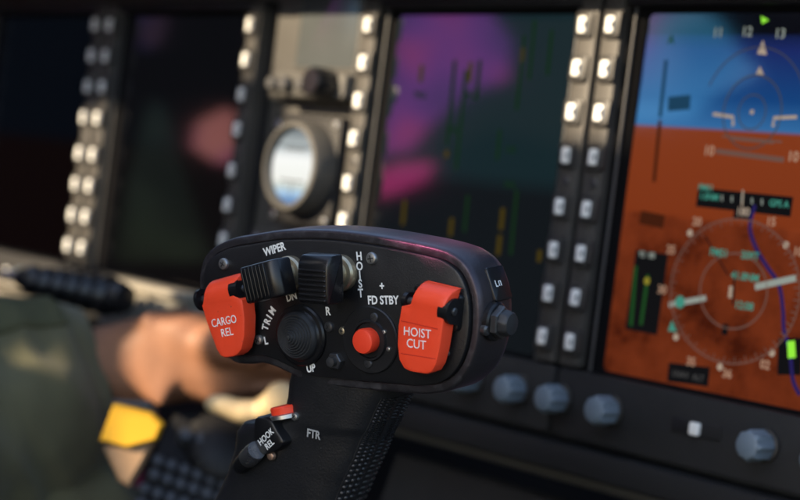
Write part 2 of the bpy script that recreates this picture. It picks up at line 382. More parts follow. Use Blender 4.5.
E_ = {k: emis("lit_"+k, c, DISP*s) for k, c, s in (('white', (.70, .55, .42), .55), ('cream', (.70, .42, .28), .55), ('teal', (.10, .50, .38), .5), ('green', (.03, .15, .035), .45), ('yellow', (.45, .38, .04), .6),
      ('lime', (.30, .85, .05), 1.0), ('blue', (.035, .025, .17), .55), ('black', (.006, .006, .007), 1), ('grey', (.16, .16, .16), .35), ('dimgreen', (.02, .07, .025), .35), ('dimgold', (.16, .11, .015), .35), ('silver', (.55, .62, .55), .5), ('pale', (.34, .18, .14), .42), ('skyshade', (.012, .05, .10), 1), ('groundshade', (.05, .012, .005), 1))}

# a push button: black frame with a pale cap
def make_button():
    b = MB().rbox(-6, 6, -6.8, 6.8, -1, 1.6, 2.2, .7)
    fr = b.build("button", M['frame'])
    cap = MB().rbox(-2.7, 2.7, -4.1, 4.1, .8, 2.9, 1.3, .5).build("cap", M['cap'], fr)
    k = MB(); k.b.faces.new([k.b.verts.new(p) for p in ((2.6, 2.0, 2.95), (2.6, -2.0, 2.95), (.5, 0, 2.95))]); k.build("cap_mark", M['mark'], fr)
    return fr
def make_knob():
    kb = MB().lathe([(7.6, -1), (7.6, 1.5), (6.4, 2)], 28).build("knob", M['frame'])
    fl = lambda a, z: (.11*math.cos(8*a) if 2 < z < 13.2 else 0)
    MB().lathe([(6.3, 1.8), (6.6, 3), (6.5, 12), (6.0, 13.4), (5.0, 14), (.3, 14.1)], 48, flute=fl).build("knob_grip", M['knob'], kb)
    return kb
b0 = make_button(); k0 = make_knob(); used = [False, False]
def put(kind, parent, m):
    src = b0 if kind == 0 else k0
    if not used[kind]: used[kind] = True; src.parent = parent; src.matrix_local = m; return src
    return copy_of(src, parent, m)
ROWS = [0, 22, 44, 66, 91.9, 113.9, 135.9, 157.9]
def make_display(u0, label, smat):
    t = thing("cockpit_display", label, "display", pf(u0, 0), "four large displays across the panel")
    MB().rbox(0.4, 193.6, -206, 17, -13.5, -9.2, 4, 1).build("back_frame", M['bezelblack'], t)
    f = MB()
    f.rbox(1.2, 192.8, 10, 16.6, -9.3, -1.5, 1.2, 1.2); f.build("top_bar", M['bezelblack'], t)
    MB().rbox(1.2, 192.8, -205.4, -171.5, -9.35, -.5, 3, 1.5).build("knob_bar", M['knobbar'], t)
    for x0, x1 in ((1.9, 14.6), (179.4, 192.1)): MB().rbox(x0, x1, -170, 14, -9.4, 0, 1.2, .8).build("button_strip", M['bezel'], t)
    for x0, x1 in ((18.9, 20.1), (173.9, 175.1)): MB().rbox(x0, x1, -171, 9.6, -5, -3.7, .4, .3).build("glass_frame", M['rim'], t)
    g = MB()                                                          # black sloping surround of the glass
    o = rrect(15, 179, -171.2, 9.8, 1, 3); i_ = rrect(25, 169, -169.5, 7, 3, 3)
    g.loft([[(p.x, p.y, -4.6) for p in o], [(p.x, p.y, -8.0) for p in i_]], False, False); g.build("surround", M['flatblack'], t)
    sc = MB(); o = rrect(24.5, 169.5, -170.2, 7.5, 2, 3)
    sc.face([sc.b.verts.new((p.x, p.y, -8.3)) for p in o]); sc = sc.build("screen", smat, t, fix=False)
    for x in (9.7, 184.3):
        for r in ROWS: put(0, t, T(x*.001, -r*.001, random.uniform(.0003, .0008)) @ RX(random.uniform(-2.5, 2.5)) @ RY(random.uniform(-2.5, 2.5)) @ RZ(random.uniform(-1.2, 1.2)))
        s = screw(x, -79, .0, 2.6, M['darksteel'], t, .5)
    for x in (7, 42, 136, 171): put(1, t, T(x*.001, -.187, 0))
    sl = MB().rbox(80, 110, -190, -183, -.6, .3, 1.5, .3).build("slot", M['bezelblack'], t)
    MB().rbox(92.5, 98, -189.6, -183.6, .2, 2.4, 1, .6).build("slider", M['cap'], sl)
    return t, sc
def screw(x, y, z, r, m, parent, hgt=1.0, cross=True, name="screw"):
    b = MB(); b.lathe([(r, -.3), (r, hgt*.45), (r*.86, hgt*.85), (r*.55, hgt)], 24, T(x, y, z))
    o = b.build(name, m, parent)
    if cross:
        c = MB(); a = random.uniform(0, 90)
        for k in (0, 90): c.rbox(-r*.55, r*.55, -r*.11, r*.11, hgt-.02, hgt+.03, .02, .01, T(x, y, z) @ RZ(a+k), 1)
        c.build("cross_slot", M['mark'], o)
    return o
S1 = screen_mat("display_dim", pic_dark((.002, .003, .0055), (.0045, .0018, .0015), .25), (1, 1, 1), .2)
S2 = screen_mat("display_off", pic_dark((.003, .003, .004), (.004, .003, .003), .3), (1, 1, 1), .5)
S3 = screen_mat("display_engine", pic_dark((.004, .010, .012), (.003, .004, .005), .6), (1, 1, 1), .75)
S4 = screen_mat("display_attitude", pic_attitude, (1, 1, 1), .8)
dA, sA = make_display(-204, "nearly black display at the far left of the panel beside the green sleeve", S1)
dB, sB = make_display(-9.7, "dark switched-off looking display with a pink glint, left of the round standby dial", S2)
dC, sC = make_display(285, "display with purple glare and dim green and yellow bars behind the grip", S3)
dD, sD = make_display(479.2, "bright display showing blue sky over brown earth and a compass circle", S4)

# --- symbology on the bright display: placed in display millimetres
def PD(fr, h):
    return lambda px, py: on(fr, px, py, h)
FD = pf(479.2, 0); q = PD(FD, -8.2)
def tmat(p, rot=0, z=-8.15): return T(p.x, p.y, z) @ RZ(rot)
zz = -8.2
class SYM:                                                            # every mark drawn on a lit screen is a sub-part of that screen
    def __init__(s, key, par): s.key, s.par = key, par
    def _do(s, name, fn): m = MB(); fn(m); m.build(name, E_[s.key], s.par, fix=False)
    def stroke(s, pts, *a, **k): s._do("screen_mark", lambda m: m.stroke(pts, *a, **k))
    def text(s, body, *a): s._do("numeral" if body[0].isdigit() else "readout", lambda m: m.text(body, *a))
    def dot(s, p, r, z): s._do("bug", lambda m: m.face([m.b.verts.new((c.x, c.y, z+.06)) for c in circ(p.x, p.y, r, 14)]))
    def tri(s, ps): s._do("pointer", lambda m: m.face([m.b.verts.new((p.x, p.y, zz+.05)) for p in ps]))
wh, cr, te, bl, bk, gy, li, yl, gr, sv, pl = [SYM(k, sD) for k in ('white', 'cream', 'teal', 'blue', 'black', 'grey', 'lime', 'yellow', 'green', 'silver', 'pale')]
shs, shg = SYM('skyshade', sD), SYM('groundshade', sD)
# aircraft symbol and attitude circle
for pts in ([(713, 114), (733, 117), (733, 126)], [(773, 127), (774, 118), (797, 117)]): wh.stroke([q(*p) for p in pts], 1.6, zz)
c0 = q(752, 112); gyc = [c0 + Vector((math.cos(a), math.sin(a)))*17 for a in [2*PI*i/60 for i in range(60)]]
gy.stroke(gyc, .7, zz, closed=True); gy.stroke([c0+Vector((math.cos(a), math.sin(a)))*30 for a in [PI*i/40 for i in range(5, 36)]], .6, zz)
gy.stroke([c0+Vector((math.cos(a), math.sin(a)))*8 for a in [2*PI*i/30 for i in range(30)]], .6, zz, closed=True)
wh.stroke([c0+Vector((-1, 0)), c0+Vector((1, 0))], 2, zz)
pl.stroke([q(716, 151), q(784, 160)], 2.4, zz); pl.stroke([q(722, 136), q(782, 142)], .9, zz); pl.stroke([q(731, 139), q(774, 143)], .9, zz+.02)
for px, py, s_ in ((709, 151, '10'), (793, 157, '10')): cr.text(s_, 6.6, tmat(q(px, py)), .12)
wh.tri((q(757, 54), q(763, 40), q(767, 55)))
wh.tri((q(756, 74), q(760, 66), q(764, 75)))
for px, py, s_ in ((718, 33, '11'), (747, 32, '12'), (780, 34, '13')): sv.text(s_, 6.5, tmat(q(px, py)), .05)
li.tri((q(761, 16), q(769, 20), q(762, 24)))
# heading scale box
bk.stroke([q(697, 197), q(792, 207)], 9.0, zz-.02); te.text("1.0NM", 4.2, tmat(q(709, 197)), .1); te.text("FMS1", 4.2, tmat(q(706, 188)), .08); te.text("GPS A", 4.2, tmat(q(779, 204)), .1)
for px, py in ((722, 198), (732, 199), (742, 200), (752, 201), (762, 202)): sv.stroke([q(px, py-3), q(px, py+3)], .8, zz)
wh.stroke([q(743, 190), q(742, 206)], 1.0, zz); bk.stroke([q(734, 211), q(752, 213)], 6.5, zz-.02); wh.text("180", 5.2, tmat(q(743, 212)), .1)
# compass rose
cc = q(733, 291); ring = lambda r, n=96: [cc + Vector((1.14*math.cos(2*PI*i/n), math.sin(2*PI*i/n)))*r for i in range(n)]
R1 = (q(733, 219) - cc).length; R2 = R1*.52
pl.stroke(ring(R2), .8, zz, closed=True)
def ticks(m):
    for k in range(72):
        a = 2*PI*k/72; d = Vector((1.14*math.cos(a), math.sin(a))); m.stroke([cc+d*(R1+.2), cc+d*(R1-(3 if k % 2 == 0 else 1.8))], .5, zz)
    m.stroke(ring(R1), .65, zz+.02, closed=True)
pl._do("compass_ring", ticks)
for px, py, s_ in ((697, 222, '20'), (771, 222, '15'), (798, 252, '10'), (671, 250, '25'), (662, 290, '30'), (691, 362, '35'), (727, 374, '36'), (765, 365, '02')): cr.text(s_, 5.6, tmat(q(px, py)), .1)
for px, py in ((690, 233), (786, 245), (676, 337), (772, 353), (720, 367)): wh.dot(q(px, py), 1.7, zz)
sv.stroke([q(669, 305), q(706, 298)], 2.6, zz); sv.stroke([q(755, 287), q(796, 278)], 3.0, zz)
te.dot(q(680, 302), 3.0, zz)
te.tri((q(668, 331), q(672, 320), q(677, 332)))
for px, py, s_ in ((719, 253, 'FMS1'), (750, 256, '209T'), (745, 277, '41.8NM'), (744, 306, '12:08')): te.text(s_, 5.0, tmat(q(px, py)), .1)
wh.stroke([q(731, 286), q(730, 298)], 2.0, zz); bk.stroke([q(735, 270), q(733, 305)], 1.2, zz); bk.stroke([q(705, 236), q(728, 275)], .8, zz); bk.stroke([q(722, 329), q(728, 330)], 5, zz)
bl.stroke(catmull([q(*p) for p in ((755, 205), (750, 228), (757, 250), (768, 268), (779, 285), (783, 310), (784, 330), (790, 352), (793, 380), (800, 395))], 5, False), 2.0, zz-.01)
# side scales
bk.stroke([q(652, 252), q(641, 332)], 21, zz-.03); yl.dot(q(647, 281), 1.8, zz)
gr.stroke([q(636, 266), q(631, 326)], 2, zz); gr.stroke([q(648, 275), q(641, 325)], 2, zz); sv.text("92  88", 4, tmat(q(647, 255)), .05)
shg.stroke([q(640, 217), q(664, 222)], 6.5, zz-.03); bk.stroke([q(668, 372), q(709, 377)], 9, zz-.03); gy.text("LNAV  ALT", 4, tmat(q(688, 376)), .05)
li.stroke([q(791, 341), q(792, 358)], 4.2, zz); bk.stroke([q(790, 338), q(789, 375)], 13, zz-.03)
shs.stroke([q(666, 60), q(660, 117)], 2.2, zz-.03); shg.stroke([q(660, 120), q(654, 182)], 2.2, zz-.03); shs.stroke([q(668, 104), q(690, 102)], 7, zz-.03); gr.text("A", 6, tmat(q(671, 40)), .1)
# --- bars on the purple display
FC = pf(285, 0); q = PD(FC, -8.2); gr = SYM('dimgreen', sC); yl = SYM('dimgold', sC)
for px, y0, y1 in ((455, 60, 145), (466, 70, 170), (468, 195, 232), (517, 190, 236), (524, 35, 110), (535, 20, 80), (552, 30, 75), (500, 130, 160), (480, 60, 100), (513, 232, 255), (560, 240, 300)): gr.stroke([q(px, y0), q(px-(y1-y0)*.1, y1)], 2.6, zz)
for px, y0, y1 in ((422, 65, 82), (471, 62, 82), (523, 48, 62), (405, 200, 225), (452, 218, 236), (503, 208, 230), (447, 150, 158), (500, 235, 255), (540, 250, 262)): yl.stroke([q(px, y0), q(px-(y1-y0)*.1, y1)], 3.2, zz)
for px, py, s_ in ((420, 95, '94.6'), (470, 95, '94.2'), (510, 150, '100'), (455, 130, '852'), (510, 185, '846')): gr.text(s_, 6, tmat(q(px, py)), .05)

# ------------------------------------------------------------------ standby column between the second and third display
def pt(px, py, h=0): return on(PANEL, px, py, h)
sp_ = thing("standby_display", "small square grey standby display with knobs below, above the round dial", "display", pf(246, 4))
MB().rbox(-50, 36, -41, 60, -14, -3, 3, 1.5).build("case", M['panel'], sp_)
MB().rbox(-26, 38, -23, 58, -3.2, -2.0, 3, .6).build("rim", M['panel'], sp_)
grey_glass = mat("grey_screen_glass", (.050, .056, .058), .22, spec=.5, var=.2, scale=20)
MB().rbox(-23, 35, -21, 56, -2.1, -1.6, 2, .2).build("screen", grey_glass, sp_)
kb = MB().rbox(-34, 40, -40.5, -25, -3, 7, 3, 2).build("knob_shelf", M['panel'], sp_)
for x, r in ((-27, 4.0), (-15, 4.6), (3, 4.0)): MB().lathe([(r, 6), (r, 12), (r*.8, 13.2), (.3, 13.4)], 24, T(x, -33, 0)).build("knob", M['rim'], sp_)
MB().lathe([(8.5, 6), (8.5, 20), (7.4, 22), (.3, 22.3)], 28, T(26, -32, 0), flute=lambda a, z: .05*math.cos(10*a) if z < 21 else 0).build("knob", M['knobblack'], sp_)
rd = thing("standby_dial", "round standby dial with white and blue glare painted on the face, in a black square case", "dial", pf(257, 86))
MB().rbox(-36, 25, -34, 32, -14, 3, 6, 2).build("case", M['bezelblack'], rd)
MB().lathe([(27.5, 2), (27.5, 14), (26, 17), (23.5, 17.4), (22.6, 15.2), (22.4, 12)], 56, T(-2, 0, 0), cap=False).build("bezel_ring", M['panel'], rd)
def pic_round(t, b):  # glare on the dial glass painted as a glowing white and blue face
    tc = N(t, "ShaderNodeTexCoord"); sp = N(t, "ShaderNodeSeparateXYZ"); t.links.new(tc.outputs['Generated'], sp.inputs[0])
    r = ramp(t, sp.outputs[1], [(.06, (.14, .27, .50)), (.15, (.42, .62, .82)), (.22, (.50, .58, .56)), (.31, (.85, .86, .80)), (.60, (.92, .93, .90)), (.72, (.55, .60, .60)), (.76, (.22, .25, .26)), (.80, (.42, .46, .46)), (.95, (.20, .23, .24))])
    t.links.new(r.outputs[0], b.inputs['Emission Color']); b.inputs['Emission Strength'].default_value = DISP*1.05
rm = screen_mat("round_glare_face", pic_round, (1, 1, 1), .5)
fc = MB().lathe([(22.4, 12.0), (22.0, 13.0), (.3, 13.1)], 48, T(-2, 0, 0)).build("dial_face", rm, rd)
for x0, y0, x1, y1 in ((-14, -8.5, 10, -8.5), (-12, 10, 8, 10), (-2, -18, -2, -9)): MB().stroke([(x0, y0), (x1, y1)], .9, 13.15).build("dial_mark", M['mark'], fc, fix=False)
for x, y in ((-31, -30), (20, -30), (20, 27)): screw(x, y, 3, 2.4, M['steel'], rd, 1)
for i_, (u, v) in enumerate(((196, 20), (196, 60), (275, 130), (205, 130))): screw(u, -v, -14, 3, M['steel'], ip, 1.4)
lp = thing("switch_panel", "plain grey blanking panel below the round dial, partly behind the grip", "panel", pf(235, 150))
MB().rbox(-40, 42, -50, 24, -14, -4, 3, 1.5).build("plate", M['panel'], lp)
for x, y in ((-34, 18), (36, 18), (-34, -44), (36, -44)): screw(x, y, -4, 2.5, M['steel'], lp, 1)

# lower console faces on the right and the footwell
lc = MB().prism([(0, 0), (520, 0), (560, -60), (560, -420), (0, -420)], [(0, -260), (0, -34), (3, -30)]).build("lower_console", M['knobbar'], frame=pf(330, 232) @ RX(-16))
tag(lc, "dark grey sloping console face below the right hand displays", "console")

# ------------------------------------------------------------------ keypad unit lower left
KF = camframe(190, 462, 1.06) @ RZ(-22) @ RX(-38)
kp = thing("keypad_unit", "black keypad unit with rows of round keys between the yellow wedge and the grip", "keypad", KF)
kbo = [on(KF, *p) for p in ((166, 424), (176, 412), (262, 400), (330, 430), (330, 560), (105, 560), (140, 490))]
MB().prism(kbo, [(0, -60), (0, -2), (2, 0)]).build("body", M['dark'], kp)
key0 = None
for r in range(4):
    for c in range(7):
        lq = on(KF, 158 + c*13.2 - r*7 + (3 if r % 2 else 0), 462 + c*4.6 + r*14); x, y = lq.x, lq.y
        if key0 is None: key0 = MB().lathe([(3.5, -.2), (3.5, 2.2), (2.9, 3.1), (.3, 3.4)], 20).build("key", M['key'], kp)
        else:
            k = key0.copy(); COL.objects.link(k); k.parent = kp
            k.matrix_local = T(x*.001, y*.001, 0); continue
        key0.matrix_local = T(x*.001, y*.001, 0)
for px, py, r in ((184, 441, 4.6), (200, 445, 4.6)):
    x, y = on(KF, px, py); MB().lathe([(r, 0), (r, 8), (r*.8, 9.4), (.3, 9.6)], 24, T(x, y, 0)).build("knob", M['key'], kp)
MB().lathe([(25, 0), (24.5, 4), (20, 8), (8, 12), (.3, 12.4)], 96, T(*on(KF, 226, 448), 0), flute=lambda a, z: .035*math.cos(24*a) if 0 < z < 12 else 0).build("fluted_dial", M['dial'], kp)

# cream lever, yellow wedge
LF = camframe(245, 408, 1.03)
lv = thing("cream_lever", "pale cream lever with rounded end just left of the red thumb button", "lever", LF)
pts = [loc(LF, *p) for p in ((208, 404, 1.035), (222, 405, 1.03), (240, 411, 1.03), (258, 411, 1.03), (272, 404, 1.025), (282, 399, 1.02))]
MB().tube([p for p in catmull(pts, 4, False)], [3.0, 4.5, 5.4, 5.6, 6.0, 6.2, 6.4, 6.6, 7.0, 7.2, 7.2, 7.0, 7.0, 7.0, 7.2, 7.4, 8.0, 8.4, 8.2, 7.0, 4.0], 14).build("arm", M['cream'], lv)
MB().lathe([(9, -4), (10, 0), (9, 4), (.3, 5)], 20, T(*pts[-1])).build("end_knob", M['cream'], lv)
YF = camframe(130, 430, 0.99)
yw = thing("yellow_wedge", "bright yellow wedge with tan pointed lower end beside the olive sleeve", "wedge", YF)
yo = [loc(YF, px, py, 0.99).xy for px, py in ((99, 441), (113, 404), (150, 413), (163, 425), (156, 441), (126, 449))]
MB().prism(yo, [(2, -14), (0, -10), (0, -2), (1.5, 0)]).build("yellow_block", M['yellow'], yw)
to = [loc(YF, px, py, 1.0).xy for px, py in ((104, 446), (154, 442), (146, 460), (131, 486), (120, 480))]
MB().prism(to, [(2, -24), (0, -20), (0, -6), (2, -4)]).build("tan_tip", M['tan'], yw)
bo = [loc(YF, px, py, 1.01).xy for px, py in ((112, 400), (150, 402), (156, 414), (112, 412))]
MB().prism(bo, [(2, -34), (0, -30), (0, -20), (2, -18)]).build("grey_back", M['panel'], yw)

# black ribbed handle at the left, under the far displays
HF = camframe(70, 288, 1.16)
hd = thing("ribbed_handle", "black ribbed handle lying along the panel sill above the sleeve", "handle", HF)
p0, p1 = loc(HF, 18, 277, 1.19), loc(HF, 128, 300, 1.13)
ax = (p1-p0); L_ = ax.length; hm = T(*p0) @ ax.normalized().to_track_quat('Z', 'Y').to_matrix().to_4x4()
prof = [(4, 0), (6.5, 3), (7, 8)]
for i in range(6): z = 10+i*(L_-22)/6; s_ = (L_-22)/6; prof += [(6.8+i*.45, z), (10.0+i*.6, z+s_*.3), (10.0+i*.6, z+s_*.6), (6.8+i*.45, z+s_*.95)]
prof += [(11, L_-8), (9, L_-2), (3, L_)]
MB().lathe(prof, 28, hm).build("grip_body", M['knobblack'], hd); MB().lathe([(3, -14), (3.4, 2)], 14, hm).build("rod", M['steel'], hd)
sl2 = thing("sill_block", "low grey sill block behind the wrist under the far displays", "sill", pf(40, 182))
MB().rbox(24, 130, -34, 4, -14, 20, 4, 2).build("block", M['sill'], sl2)
MB().rbox(22, 132, 4.2, 10, -14, 24, 2, 1.5).build("top_strip", M['sill'], sl2)

# ------------------------------------------------------------------ person: forearm and hand, olive sleeve
PFm = camframe(112, 372, 1.11)
pr = thing("person", "person in an olive flight suit, bare wrist reaching behind the grip", "person", PFm)
J = {}; sk_v = []; sk_e = []; sk_r = []
def jt(name, px, py, d, r, par=None):
    J[name] = len(sk_v); sk_v.append(loc(PFm, px, py, d)*.001); sk_r.append(r*.001)
    if par is not None: sk_e.append((J[par], J[name]))
jt('elbow', -120, 440, 1.02, 42)
jt('fore', 0, 402, 1.07, 36, 'elbow'); jt('mid', 80, 376, 1.10, 32, 'fore'); jt('wrist', 135, 359, 1.10, 29, 'mid'); jt('wrist2', 165, 356, 1.092, 27.5, 'wrist'); jt('palm0', 195, 356, 1.085, 28.5, 'wrist2')
jt('palm1', 222, 361, 1.08, 30, 'palm0')
for i_, (dy, dd, r, L1) in enumerate(((-24, -.01, 12.5, 1.0), (-8, .0, 13, 1.08), (9, .01, 12.5, 1.04), (24, .015, 11, .92))):
    jt('k%d' % i_, 250, 366+dy, 1.072+dd, r+5, 'palm1'); jt('p%d' % i_, 238+46*L1, 372+dy*.9, 1.065+dd, r+1, 'k%d' % i_)
    jt('m%d' % i_, 238+74*L1, 380+dy*.8, 1.05+dd, r, 'p%d' % i_); jt('t%d' % i_, 238+84*L1, 388+dy*.75, 1.035+dd, r-1.5, 'm%d' % i_)
jt('th0', 205, 345, 1.065, 14, 'palm0'); jt('th1', 238, 348, 1.045, 11.5, 'th0'); jt('th2', 266, 358, 1.035, 10, 'th1')
me = bpy.data.meshes.new("body"); me.from_pydata(sk_v, sk_e, []); me.update()
bo_ = bpy.data.objects.new("body", me); COL.objects.link(bo_); bo_.parent = pr
sm = bo_.modifiers.new("skin", 'SKIN'); sm.use_smooth_shade = True
for i_, v in enumerate(me.skin_vertices[0].data): v.radius = (sk_r[i_], sk_r[i_]); v.use_root = (i_ == J['wrist'])
bo_.modifiers.new("sub", 'SUBSURF').levels = 2; bo_.modifiers["sub"].render_levels = 2
rm_ = bo_.modifiers.new("remesh", 'REMESH'); rm_.mode = 'VOXEL'; rm_.voxel_size = .0024
ss_ = bo_.modifiers.new("smooth", 'SMOOTH'); ss_.iterations = 14; ss_.factor = .5
dg = bpy.context.evaluated_depsgraph_get(); me2 = bpy.data.meshes.new_from_object(bo_.evaluated_get(dg)); bo_.modifiers.clear(); bo_.data = me2
me2.materials.clear(); me2.materials.append(M['skin'])
for p in me2.polygons: p.use_smooth = True; p.material_index = 0
# sleeve
def sleeve(path, radii, n=72, fold=4.2, seedv=0.0, k=9):
    P = catmull(path, k, False); R_ = []
    for i in range(len(P)):
        f = i/k; a = min(int(f), len(radii)-2); R_.append(radii[a]+(radii[a+1]-radii[a])*(f-a))
    rings = []
    for i, p in enumerate(P):
        t_ = (P[min(i+1, len(P)-1)]-P[max(i-1, 0)]).normalized(); q_ = t_.to_track_quat('Z', 'Y').to_matrix(); rg = []
        for j in range(n):
            a = 2*PI*j/n; d = Vector((math.cos(a), math.sin(a), 0)); pp = p + q_ @ (d*R_[i])
            sk = pp.x*.045 + pp.y*.02
            nz = mnoise.noise(Vector((pp.x*.018+seedv, pp.y*.035, pp.z*.02)))*1.3 + (1-abs(mnoise.noise(Vector((sk+seedv, a*1.1, .3)))*2))*1.1 + mnoise.noise(Vector((pp.x*.07, pp.y*.05+seedv, pp.z*.05)))*.5
            rg.append(p + q_ @ (d*(R_[i]+nz*fold)))
        rings.append(rg)
    return rings
path = [loc(PFm, *p) for p in ((-175, 470, 1.00), (-105, 448, 1.04), (-37, 426, 1.07), (22, 407, 1.09), (64, 395, 1.105), (96, 386, 1.112))]
rad = [82, 79, 74, 67, 57, 45]
rings = sleeve(path, rad)
last = rings[-1]; cen = sum(last, Vector())/len(last); dirn = (path[-1]-path[-2]).normalized()
inner = [[cen + (p-cen)*.93 - dirn*(0.5+k_*9) for p in last] for k_ in range(3)]
lip = [cen+(p-cen)*.985+dirn*1.2 for p in last]
MB().loft(rings+[lip]+inner, True, False).build("sleeve", M['suit'], pr, angle=60)
hem = sleeve(path[-2:], [45.2, 39.3], fold=2.2, k=10)
# stitched cuff band and olive brown tab on the cuff
def tab_patch(rs, j0, j1, i0, i1, lift):
    g = MB(); rr = []
    for i in range(i0, i1+1):
        r = rs[i]; c = sum(r, Vector())/len(r); rr.append([c+(r[j % len(r)]-c)*(1+lift/(r[j % len(r)]-c).length) for j in range(j0, j1+1)])
    g.loft(rr, False, False, closed=False); o = g.build("cuff_tab", M['suitdark'], pr, angle=60)
    s = o.modifiers.new("s", 'SOLIDIFY'); s.thickness = .002; return o
best = max(range(72), key=lambda j: rings[-6][j].y)
tab_patch(rings, best, best+6, len(rings)-26, len(rings)-9, 1.6)
# trouser leg low in the corner
tl = [loc(PFm, *p) for p in ((-10, 430, 1.10), (20, 470, 1.10), (50, 515, 1.09), (100, 585, 1.08))]
MB().loft(sleeve(tl, [40, 44, 48, 52], seedv=7.3, fold=3), True, True).build("trouser_leg", M['suit'], pr, angle=60)

# ------------------------------------------------------------------ the control grip (in focus)
gp = thing("control_grip", "black helicopter control grip with red guards, toggles and white lettering", "control grip", GRIP)
MB().prism(face, [(.4, -6), (.0, -1.2), (.15, -.35), (.9, 0)]).build("face_plate", M['grip'], gp)
body_steps = [(-2.5, -1.9), (-3.1, -2.2), (-3.45, -2.9), (-3.7, -5), (-3.7, -20), (-2.6, -24), (.2, -27.4), (5, -29.6), (11, -30.4)]
def shell(out, steps):
    return [[Vector((p.x, p.y, z)) for p in offset(out, -ins)] for ins, z in steps]
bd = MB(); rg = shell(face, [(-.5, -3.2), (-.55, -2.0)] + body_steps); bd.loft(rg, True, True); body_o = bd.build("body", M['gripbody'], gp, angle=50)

# handle
def HL(l, r, dz, sm_edge):                                           # left and right image points, depth of the middle plane
    return l, r, dz, sm_edge
LV = [((308, 352), (408, 372), .6), ((302, 378), (399, 396), .62), ((301, 392), (393, 407), .64), ((298, 405), (387, 420), .65), ((295, 412), (384, 427), .66), ((256, 418), (381, 434), .67), ((249, 427), (378, 441), .67), ((247, 446), (372, 456), .68), ((240, 468), (363, 475), .69), ((229, 492), (354, 497), .70), ((210, 520), (342, 522), .70), ((186, 552), (327, 550), .70)]
def hring(l, r, sm_, n=64):
    zc = -15.5; a = G(l[0], l[1], zc); b = G(r[0], r[1], zc); c = (a+b)/2; h = (b-a)/2; W = h.length; D = 13.5; out = []
    for i in range(n):
        t_ = 2*PI*i/n; cx, sy = math.cos(t_), math.sin(t_); e = .62
        x = math.copysign(abs(cx)**e, cx); y = math.copysign(abs(sy)**e, sy)
        p = c + h*x; out.append(Vector((p.x, p.y, zc + y*D*(1 if y > 0 else 1.25) - 1.5*x)))
    return out
hk = MB(); hr = [hring(*l) for l in LV]
hrs = []
for i in range(len(hr)-1):
    for k in range(4):
        f = k/4; hrs.append([hr[i][j].lerp(hr[i+1][j], f) for j in range(64)])
hrs.append(hr[-1])
hk.loft(hrs); hk.build("handle", M['handle'], gp, angle=60)
# knurled strip down the handle's right edge
kn = MB(); NI, NJ = 150, 26; rr = []
for i in range(NI):
    f = i/(NI-1)*(len(hrs)-6)+4; a = int(f); b = min(a+1, len(hrs)-1); row = []
    for j in range(NJ):
        g = -5 + 11.2*j/(NJ-1); j0 = math.floor(g); fj = g-j0
        p = hrs[a][j0 % 64].lerp(hrs[a][(j0+1) % 64], fj).lerp(hrs[b][j0 % 64].lerp(hrs[b][(j0+1) % 64], fj), f-a)
        c = sum((hrs[a][k] for k in (0, 16, 32, 48)), Vector())/4; d = (p-c); d.z *= 1.5; d.normalize()
        edge = 0 if (j in (0, NJ-1) or i in (0, NI-1)) else 1
        row.append(p + d*((.25 + .8*((i % 4) in (1, 2))*((j % 4) in (1, 2)))*edge - (1-edge)*.3))
    rr.append(row)
kn.loft(rr, False, False, closed=False); kn.build("knurled_strip", M['handle'], gp, angle=20)
def onz(px, py, z): return G(px, py, z)
def lettering(body, px, py, size, rot, z, parent, name="lettering", bold=.11, m=None, sx=.86):
    p = G(px, py, z); b = MB(); b.text(body, size, T(p.x, p.y, z+.06) @ RZ(rot) @ Matrix.Diagonal((sx, 1, 1, 1)), bold); return b.build(name, m or M['white'], parent, fix=False)
lettering("FTR", 313.5, 434.5, 4.4, -8, -1.6, gp, m=M['grey_letter'])

# red thumb button on the handle shelf
pz = -4
bp = G(286.5, 414.5, pz); bm = T(bp.x, bp.y, pz) @ RZ(10) @ RX(-90)
rb = MB().lathe([(6.6, -1.2), (6.6, .2), (6.0, .6)], 28, bm).build("thumb_button", M['steel'], gp)
MB().lathe([(5.6, .5), (5.8, 2.9), (5.3, 3.6), (.3, 3.9)], 32, bm).build("button_cap", M['redbtn'], rb)
p = G(293, 417, 0); screw(p.x, p.y, -1.5, 1.6, M['steel'], gp, 1.2)
# hook release switch: oval black label plate, steel collar and tip
o = [G(px, py, 3) for px, py in ((254, 419), (262, 417), (271, 421), (277, 431), (283, 441), (281, 447), (272, 453), (262, 455), (255, 452), (253, 436))]
hs = MB().prism(catmull(o, 4), [(0, -12), (0, 1.6), (.4, 2.6), (1.2, 3)]).build("hook_switch", M['knobblack'], gp)
for s_, px, py in (("HOOK", 266, 437), ("REL", 269.5, 444.5)): lettering(s_, px, py, 3.5, 38, 3, hs, bold=.03)
a = G(262, 450, -1); b = G(240, 466.5, -1); d = Vector((b.x-a.x, b.y-a.y, -4.0)); cm = T(a.x, a.y, 3.5) @ d.normalized().to_track_quat('Z', 'Y').to_matrix().to_4x4(); L_ = d.length
MB().lathe([(3.6, -2), (3.9, 1), (3.9, L_*.42), (3.5, L_*.46)], 28, cm).build("collar", mat("steel_collar", (.30, .30, .31), .28, metal=.9), hs)
MB().lathe([(3.3, L_*.45), (3.4, L_*.8), (3.0, L_*.98), (.3, L_)], 28, cm).build("switch_tip", M['knobblack'], hs)
p = G(271, 456, 0); screw(p.x, p.y, -.6, 1.7, mat("copper_screw", (.55, .36, .26), .35, metal=.8), gp, 1.4, cross=False)

